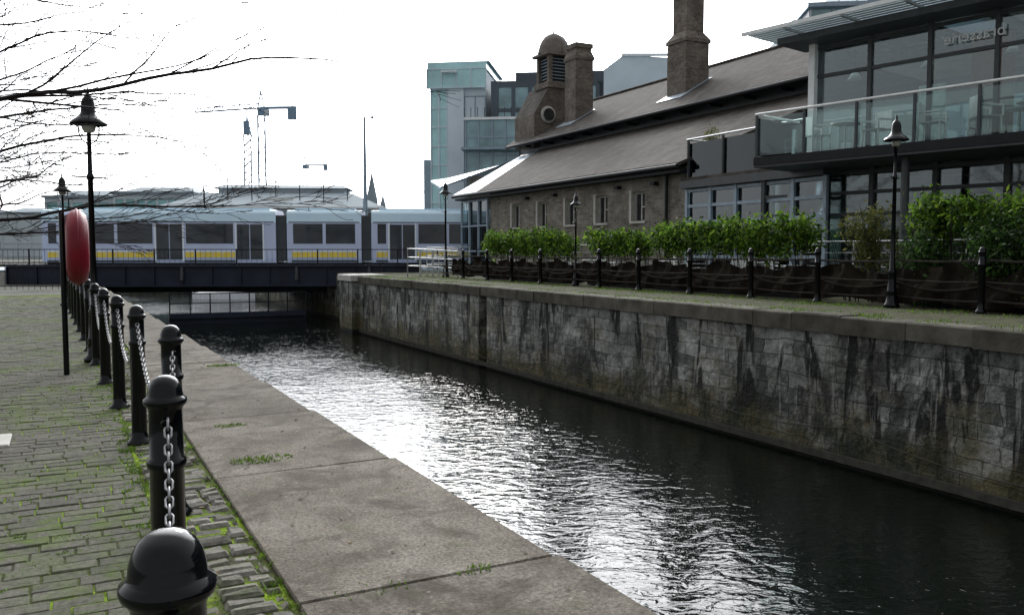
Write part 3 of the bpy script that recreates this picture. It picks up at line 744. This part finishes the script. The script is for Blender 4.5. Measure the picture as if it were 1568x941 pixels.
for (x,y,r_) in ((.5,-1.6,1.2),(.6,-3.2,-1.6),(.5,-4.6,.4),(.5,-5.8,1.1),(.6,-7.9,-1.3)):
    p=T@Vector((x,y,4.16)); inst('patio_chair',cme,p,r_,1.15)
for (x,y) in ((.5,-2.4),(.6,-6.8)): inst('patio_table',tme,T@Vector((x,y,4.16)))
inst('patio_chair',cme,(19.2,18.2,4.1),.7,1.2); inst('patio_chair',cme,(19.7,19.4,4.1),2.7,1.2)
for (y,r_) in ((16.5,.5),(18,2.4),(20.5,1),(24.6,.2),(27,2)): inst('patio_chair',cme,(16.6,y,ZR),r_)
for y in (17.2,21.3,25.7): inst('patio_table',tme,(16.8,y,ZR))

# ------------------------------------------------------------ bridge + tram
ox,oy=G(-8,46); BA=-HA+R(4); TB=frame(ox,oy,BA)
BR=empty('tram_bridge')
b=MB('deck',TB); b.box(-16,2.5,-3,6.5,-.05,.62,'girder'); b.box(-60,-16,-2.6,6.4,-.5,.6,'stone'); b.box(2.5,60,-2.6,6.4,.4,.62,'stone')
b.box(-60,60,-2.5,6.3,.622,.7,'greyclad'); b.build(BR)
b=MB('girder',TB); b.box(-17,3.2,-3.25,-3.003,-.1,.94,'girder'); b.box(-17,3.2,-3.4,-3.26,.86,.96,'girder'); b.box(-17,3.2,-3.4,-3.26,-.12,-.04,'girder')
x=-17
while x<3.2: b.box(x,x+.06,-3.37,-3.255,-.03,.85,'girder'); x+=1.4
for x in (-14.2,-8.6,-3,0.6): b.cyl((x,-3.38,.2),(x,-3.3,.9),.09,.09,8,'frame')
for y in (-1,1.5,4,6.3): b.box(-16,2.4,y,y+.25,-.5,-.06,'girder')
b.build(BR)
b=MB('railing',TB)
x=-44
while x<14: b.box(x-.03,x+.03,-3.1,-3.04,.7,1.75,'dark'); x+=2.0
b.box(-44,14,-3.095,-3.05,1.7,1.74,'dark')
x=-44
while x<14: b.box(x-.005,x+.005,-3.085,-3.065,.96,1.7,'dark'); x+=.25
b.build(BR)

TR=empty('tram')
yn=1.1; yf=3.5; zb=1.0
def tramseg(x0,x1,doors):
    b=MB('tram_body',TB)
    pr=[(yn+.05,zb),(yn,zb+.25),(yn,3.2),(yn+.05,3.72),(yn+.16,3.86),(yn+.5,3.9),(yf-.5,3.9),(yf-.16,3.86),(yf-.05,3.72),(yf,3.2),(yf,zb+.25),(yf-.05,zb)]
    n=len(pr); vs=[(x,p[0],p[1]) for x in (x0,x1) for p in pr]
    for i in range(n-1):
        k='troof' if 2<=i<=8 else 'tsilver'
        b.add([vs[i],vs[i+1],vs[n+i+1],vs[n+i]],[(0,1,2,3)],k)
    b.add(vs[:n],[tuple(range(n))],'tsilver'); b.add(vs[n:],[tuple(range(n))[::-1]],'tsilver')
    b.box(x0+.1,x1-.1,yn-.01,yn-.002,3.2,3.25,'frame'); b.box(x0+.4,x1-.4,yn+.45,yf-.45,3.902,4.0,'troof')
    b.build(TR)
    b=MB('windows',TB); 
    xs=[x0+.25]+[v for d_ in sorted(doors) for v in (d_-.8,d_+.8)]+[x1-.25]
    for i in range(0,len(xs),2):
        a,c=xs[i],xs[i+1]
        if c-a<.4: continue
        m_=max(1,round((c-a)/1.9)); w_=(c-a)/m_
        for j in range(m_):
            p,q_=a+j*w_+.09,a+(j+1)*w_-.09
            b.box(p,q_,yn-.012,yn-.002,2.05,3.14,'tdark'); b.box(p,q_,yn-.022,yn-.0125,2.78,2.81,'frame')
        b.box(a,c,yn-.014,yn-.003,1.3,1.58,'tyel'); b.box(a,c,yn-.012,yn-.004,1.6,1.68,'twhite')
        mm=a
        while mm<c: b.box(mm,mm+.03,yn-.018,yn-.006,1.25,1.7,'tsilver'); mm+=.5
        b.box(a,c,yn-.011,yn-.003,1.04,1.14,'frame')
    for d_ in doors:
        for s_ in (-.68,.03):
            b.box(d_+s_,d_+s_+.65,yn-.02,yn-.004,1.2,3.1,'tdark')
        for xx in (d_-.78,d_+.70): b.box(xx,xx+.08,yn-.045,yn-.003,1.1,3.2,'twhite')
    b.build(TR)
tramseg(-17.3,-16.2,[])
tramseg(-15.7,-4.9,[-10.6,-6.3])
tramseg(-4.3,-.25,[])
tramseg(.3,9.5,[2.0,7])
b=MB('gangways',TB)
for x in (-16.2,-4.9,-.25): b.box(x+.001,x+.54,yn+.12,yf-.12,1.1,3.6,'frame')
b.box(-17.2,9,yn+.3,yf-.3,.75,1.0,'dark'); b.build(TR)

lg=MB('lock_gate'); 
A=Vector((*G(-16.2,40),0)); Bv=Vector((*G(-10.4,42.5),0))
d_=(Bv-A); ln=d_.length; TL=Matrix.Translation(A)@Matrix.Rotation(math.atan2(d_.y,d_.x),4,'Z'); lg.T=TL
lg.box(0,ln,-.25,.25,-1.55,-1.32,'girder'); lg.box(0,ln,-.1,.1,-2.4,-1.551,'girder')
for i in range(8): lg.box(i*ln/7.01,i*ln/7.01+.06,-.24,-.18,-1.32,-.35,'dark')
lg.box(0,ln,-.24,-.19,-.4,-.34,'dark'); lg.box(0,ln,-.24,-.19,-.85,-.81,'dark'); lg.build()
pt=MB('pontoon'); x,y=G(-19,62); pt.T=frame(x,y,-HA); pt.box(-4,9,-1,1,ZW,-1.35,'whitem'); 
for i in range(8): pt.cyl((-4+i*1.8,-.9,-1.4),(-4+i*1.8,-.9,-.4),.04,.04,6,'whitem')
pt.build()

# ------------------------------------------------------------ background buildings
def facade(b,x0,x1,y,z0,z1,nx,nz,glass,fr,t=.12):
    b.box(x0,x1,y-.02,y-.002,z0,z1,glass)
    for i in range(nx+1): xx=x0+(x1-x0)*i/nx; b.box(xx-t/2,xx+t/2,y-.14,y-.021,z0,z1,fr)
    for j in range(nz+1): zz=z0+(z1-z0)*j/nz; b.box(x0,x1,y-.1,y-.022,zz-t/2,zz+t/2,fr)
def LF(l,d,a=0): x,y=G(l,d); return frame(x,y,-HA+a)
e=empty('office_building'); b=MB('stair_tower',LF(-7.1,75,R(-8)))
b.box(0,1.6,0,8,0,17.0,'conc'); b.box(1.6,4.9,.0,8,0,17.2,'conc')
facade(b,.05,1.5,-.01,1,17.3,2,10,'glassp','conc',.1); b.box(1.6,3.0,-.3,0,0,16.2,'conc'); facade(b,3.05,4.85,-.01,1,15,2,7,'conc','bframe',.05)
b.box(-.2,5.0,-.4,8.2,17.3,17.9,'glassp'); b.box(.3,5.2,0,8,17.9,18.0,'greyclad'); facade(b,-.2,5,-.41,15.7,17.3,4,1,'glassp','conc',.08)
b.box(-.8,.0,.6,8,0,9.7,'greyclad'); b.box(1.2,2.5,-1.2,-.3,16.9,17.0,'whitem')
b.build(e)
b=MB('main_block',LF(-2.1,70,R(-6)))
b.box(0,9,3,16,0,16.0,'darkclad'); b.box(2,9.5,4,16,16.0,16.9,'darkclad'); facade(b,.5,9,2.98,11.5,15.6,6,2,'glassg','darkclad',.3)
b.box(-1.8,9,0,3,0,12.2,'greyclad'); facade(b,-1.7,6,-.01,5.0,12.4,7,5,'glassg','bframe',.12)
b.box(-1.8,4,-.3,0,12.3,12.5,'whitem'); b.box(-1.9,6,-1.2,0,9.8,10.0,'greyclad')
for i in range(14): b.box(-1.8+i*.55,-1.75+i*.55,-.25,-.2,12.5,13.3,'frame')
b.box(4,8,-1,2.8,12.3,13.0,'darkclad'); b.box(5.2,5.4,-.5,-.3,5,16,'bframe')
b.build(e)
e=empty('office_building'); b=MB('block',LF(8.2,90))
b.add([(0,0,0),(12,0,0),(12,0,21.6),(4.2,0,22.0),(3.2,0,21.9),(0,0,19.5)],[(0,1,2,3,4,5)],'conc')
b.box(0,12,.2,10,0,19,'conc'); b.box(3.2,12,-.2,.0,21.9,22.2,'whitem'); b.build(e)
e=empty('office_building'); b=MB('block',LF(19.4,60,R(-6)))
b.box(0,40,0,20,0,17.6,'greyclad'); b.box(1,40,-.3,20,18.4,18.7,'bframe'); b.box(1.2,40,.2,20,17.6,18.4,'darkclad'); b.box(5,40,0,20,18.7,22,'greyclad')
facade(b,1.3,39,.17,17.6,18.4,26,1,'glassg','bframe',.1); facade(b,5.3,39,-.03,19.2,21.6,20,1,'glassg','bframe',.15); facade(b,.5,39,-.03,14,17,24,1,'glassg','bframe',.15)
for i in range(12): b.cyl((2+i*1.2,.3,18.7),(2+i*1.2,.3,19.6),.03,.03,4,'dark')
b.build(e)
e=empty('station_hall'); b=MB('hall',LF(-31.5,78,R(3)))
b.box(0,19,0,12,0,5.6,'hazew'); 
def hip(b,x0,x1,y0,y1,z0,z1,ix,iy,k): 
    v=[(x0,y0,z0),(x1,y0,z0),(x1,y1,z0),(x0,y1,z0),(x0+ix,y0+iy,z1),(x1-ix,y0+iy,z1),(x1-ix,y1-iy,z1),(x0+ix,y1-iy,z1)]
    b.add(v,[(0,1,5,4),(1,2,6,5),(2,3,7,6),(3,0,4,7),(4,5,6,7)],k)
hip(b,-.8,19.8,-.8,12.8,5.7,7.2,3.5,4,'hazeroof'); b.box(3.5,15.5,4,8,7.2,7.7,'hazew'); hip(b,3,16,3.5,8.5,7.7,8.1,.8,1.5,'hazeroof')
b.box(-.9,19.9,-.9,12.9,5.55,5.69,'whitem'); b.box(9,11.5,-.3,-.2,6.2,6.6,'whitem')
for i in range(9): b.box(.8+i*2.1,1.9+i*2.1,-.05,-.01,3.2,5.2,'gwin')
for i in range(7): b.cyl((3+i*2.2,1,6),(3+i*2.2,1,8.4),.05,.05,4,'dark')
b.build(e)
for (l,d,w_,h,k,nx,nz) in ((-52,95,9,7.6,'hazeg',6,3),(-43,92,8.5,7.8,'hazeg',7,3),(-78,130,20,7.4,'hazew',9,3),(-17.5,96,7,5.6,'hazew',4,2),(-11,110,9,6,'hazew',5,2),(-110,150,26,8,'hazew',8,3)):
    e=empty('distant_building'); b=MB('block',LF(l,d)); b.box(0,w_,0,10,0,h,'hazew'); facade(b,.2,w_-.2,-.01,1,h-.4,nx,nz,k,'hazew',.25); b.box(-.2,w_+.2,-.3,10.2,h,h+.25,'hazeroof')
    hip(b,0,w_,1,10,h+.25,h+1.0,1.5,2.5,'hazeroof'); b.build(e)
e=empty('church_spire'); b=MB('spire')
x,y=G(-29.5,180); b.cyl((x,y,0),(x,y,12),1.3,1.3,8,'hazeroof'); b.cyl((x,y,12),(x,y,18.5),1.35,.03,8,'hazeroof'); b.build(e)
e=empty('church_spire'); b=MB('spire')
x,y=G(-27.2,180); b.cyl((x,y,0),(x,y,10),.9,.9,8,'hazeroof'); b.cyl((x,y,10),(x,y,13.8),1.0,.03,8,'hazeroof'); b.build(e)
b=MB('lighting_mast'); x,y=G(-9.45,55); b.cyl((x,y,.6),(x,y,5),.2,.14,10,'hazeroof'); b.cyl((x,y,5),(x,y,10.2),.13,.07,10,'hazeroof')
x2,y2=G(-9.0,55); b.cyl((x,y,10.1),(x2,y2,10.2),.04,.04,6,'hazeroof'); x3,y3=G(-8.85,55); b.cyl((x2,y2,10.2),(x3,y3,10.15),.1,.08,6,'hazeroof'); b.build()
for l,d,h in ((-27,52,4.8),(-40,55,5.2),(-21.6,60,6.2)):
    b=MB('lighting_mast'); x,y=G(l,d); b.cyl((x,y,0),(x,y,h),.06,.04,6,'dark'); b.cyl((x,y,h),(x+.6,y,h+.1),.04,.04,6,'dark'); b.build()
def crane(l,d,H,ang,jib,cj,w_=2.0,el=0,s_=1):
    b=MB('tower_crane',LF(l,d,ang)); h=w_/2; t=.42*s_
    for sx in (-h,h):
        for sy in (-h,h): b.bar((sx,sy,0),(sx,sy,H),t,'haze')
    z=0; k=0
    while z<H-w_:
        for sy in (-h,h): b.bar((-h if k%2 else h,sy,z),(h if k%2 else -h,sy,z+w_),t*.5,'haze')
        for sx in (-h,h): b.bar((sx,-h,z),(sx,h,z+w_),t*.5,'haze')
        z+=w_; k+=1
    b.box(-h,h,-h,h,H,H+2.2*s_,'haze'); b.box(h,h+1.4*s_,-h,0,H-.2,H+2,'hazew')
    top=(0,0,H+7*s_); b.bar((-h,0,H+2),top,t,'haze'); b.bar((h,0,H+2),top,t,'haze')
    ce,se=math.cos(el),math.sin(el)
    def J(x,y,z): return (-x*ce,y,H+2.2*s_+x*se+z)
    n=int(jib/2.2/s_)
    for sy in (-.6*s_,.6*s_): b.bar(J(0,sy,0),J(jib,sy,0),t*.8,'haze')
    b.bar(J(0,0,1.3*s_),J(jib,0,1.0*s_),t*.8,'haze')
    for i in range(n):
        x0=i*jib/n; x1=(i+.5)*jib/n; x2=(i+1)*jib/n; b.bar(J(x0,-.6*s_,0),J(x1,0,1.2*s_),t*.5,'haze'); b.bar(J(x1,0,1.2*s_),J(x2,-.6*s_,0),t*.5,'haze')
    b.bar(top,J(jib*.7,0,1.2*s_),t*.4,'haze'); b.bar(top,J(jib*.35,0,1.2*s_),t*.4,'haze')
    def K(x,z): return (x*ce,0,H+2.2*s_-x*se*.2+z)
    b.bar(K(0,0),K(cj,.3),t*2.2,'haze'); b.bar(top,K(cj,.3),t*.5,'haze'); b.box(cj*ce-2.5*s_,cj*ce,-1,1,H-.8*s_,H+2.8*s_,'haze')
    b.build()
crane(-87.5,300,49,R(12),22,12,2.4,R(-6),1.2)
crane(-92.5,300,42.5,R(-75),26,9,2.4,0,1.2)
crane(-121,500,50,R(10),7,13,2.4)
crane(-50,500,34,R(5),12,8,2.4)
b=MB('guard_railing')
for i in range(60):
    x,y=G(-34+i*.25,36); b.cyl((x,y,0),(x,y,1.15),.012,.012,4,'dark',False)
a=G(-34,36); c=G(-19,36)
for z in (1.15,.15): b.cyl((*a,z),(*c,z),.02,.02,6,'dark')
b.build()

# ------------------------------------------------------------ world + sun
saz=HA-R(5); sel=R(28)
sd=Vector((math.sin(saz)*math.cos(sel),math.cos(saz)*math.cos(sel),math.sin(sel)))
W=bpy.data.worlds.new('World'); sc.world=W; W.use_nodes=True; nt=W.node_tree; bg=nt.nodes['Background']
sky=nt.nodes.new('ShaderNodeTexSky'); sky.sky_type='NISHITA'; sky.sun_disc=False; sky.sun_elevation=sel; sky.sun_rotation=saz
sky.air_density=1.2; sky.dust_density=2.0; sky.ozone_density=1.0
tc=nt.nodes.new('ShaderNodeTexCoord').outputs['Generated']
dp=nt.nodes.new('ShaderNodeVectorMath'); dp.operation='DOT_PRODUCT'; L(nt,tc,dp.inputs[0]); dp.inputs[1].default_value=sd
base=mrange(nt,dp.outputs['Value'],-.2,.90,5.2,13.5,True)
lobe=mrange(nt,dp.outputs['Value'],.77,.98,0,72,True)
tot=math_(nt,'ADD',base,lobe)
cn=noise(nt,tc,2.2,6,.6,.3)
cc=mix(nt,1,(.98,1.0,1.0),comb(nt,tot,tot,math_(nt,'MULTIPLY',tot,1.03)),'MULTIPLY')
cl=mix(nt,ramp(nt,cn,[(.3,.84),(.6,.97)]),sky.outputs[0],cc)
L(nt,cl,bg.inputs['Color']); bg.inputs['Strength'].default_value=.1
su=bpy.data.lights.new('sun','SUN'); su.energy=1.0; su.angle=R(10); su.color=(1,.96,.9)
so=bpy.data.objects.new('sun',su); sc.collection.objects.link(so); so.rotation_euler=(-sd).to_track_quat('-Z','Y').to_euler()

# ------------------------------------------------------------ camera
cam=bpy.data.cameras.new('camera'); co=bpy.data.objects.new('camera',cam); sc.collection.objects.link(co)
co.location=(0,0,1.6); co.rotation_euler=(R(90-3.74),0,-HA); cam.sensor_width=36; cam.lens=29.85; cam.clip_start=.05; cam.clip_end=6000
sc.camera=co
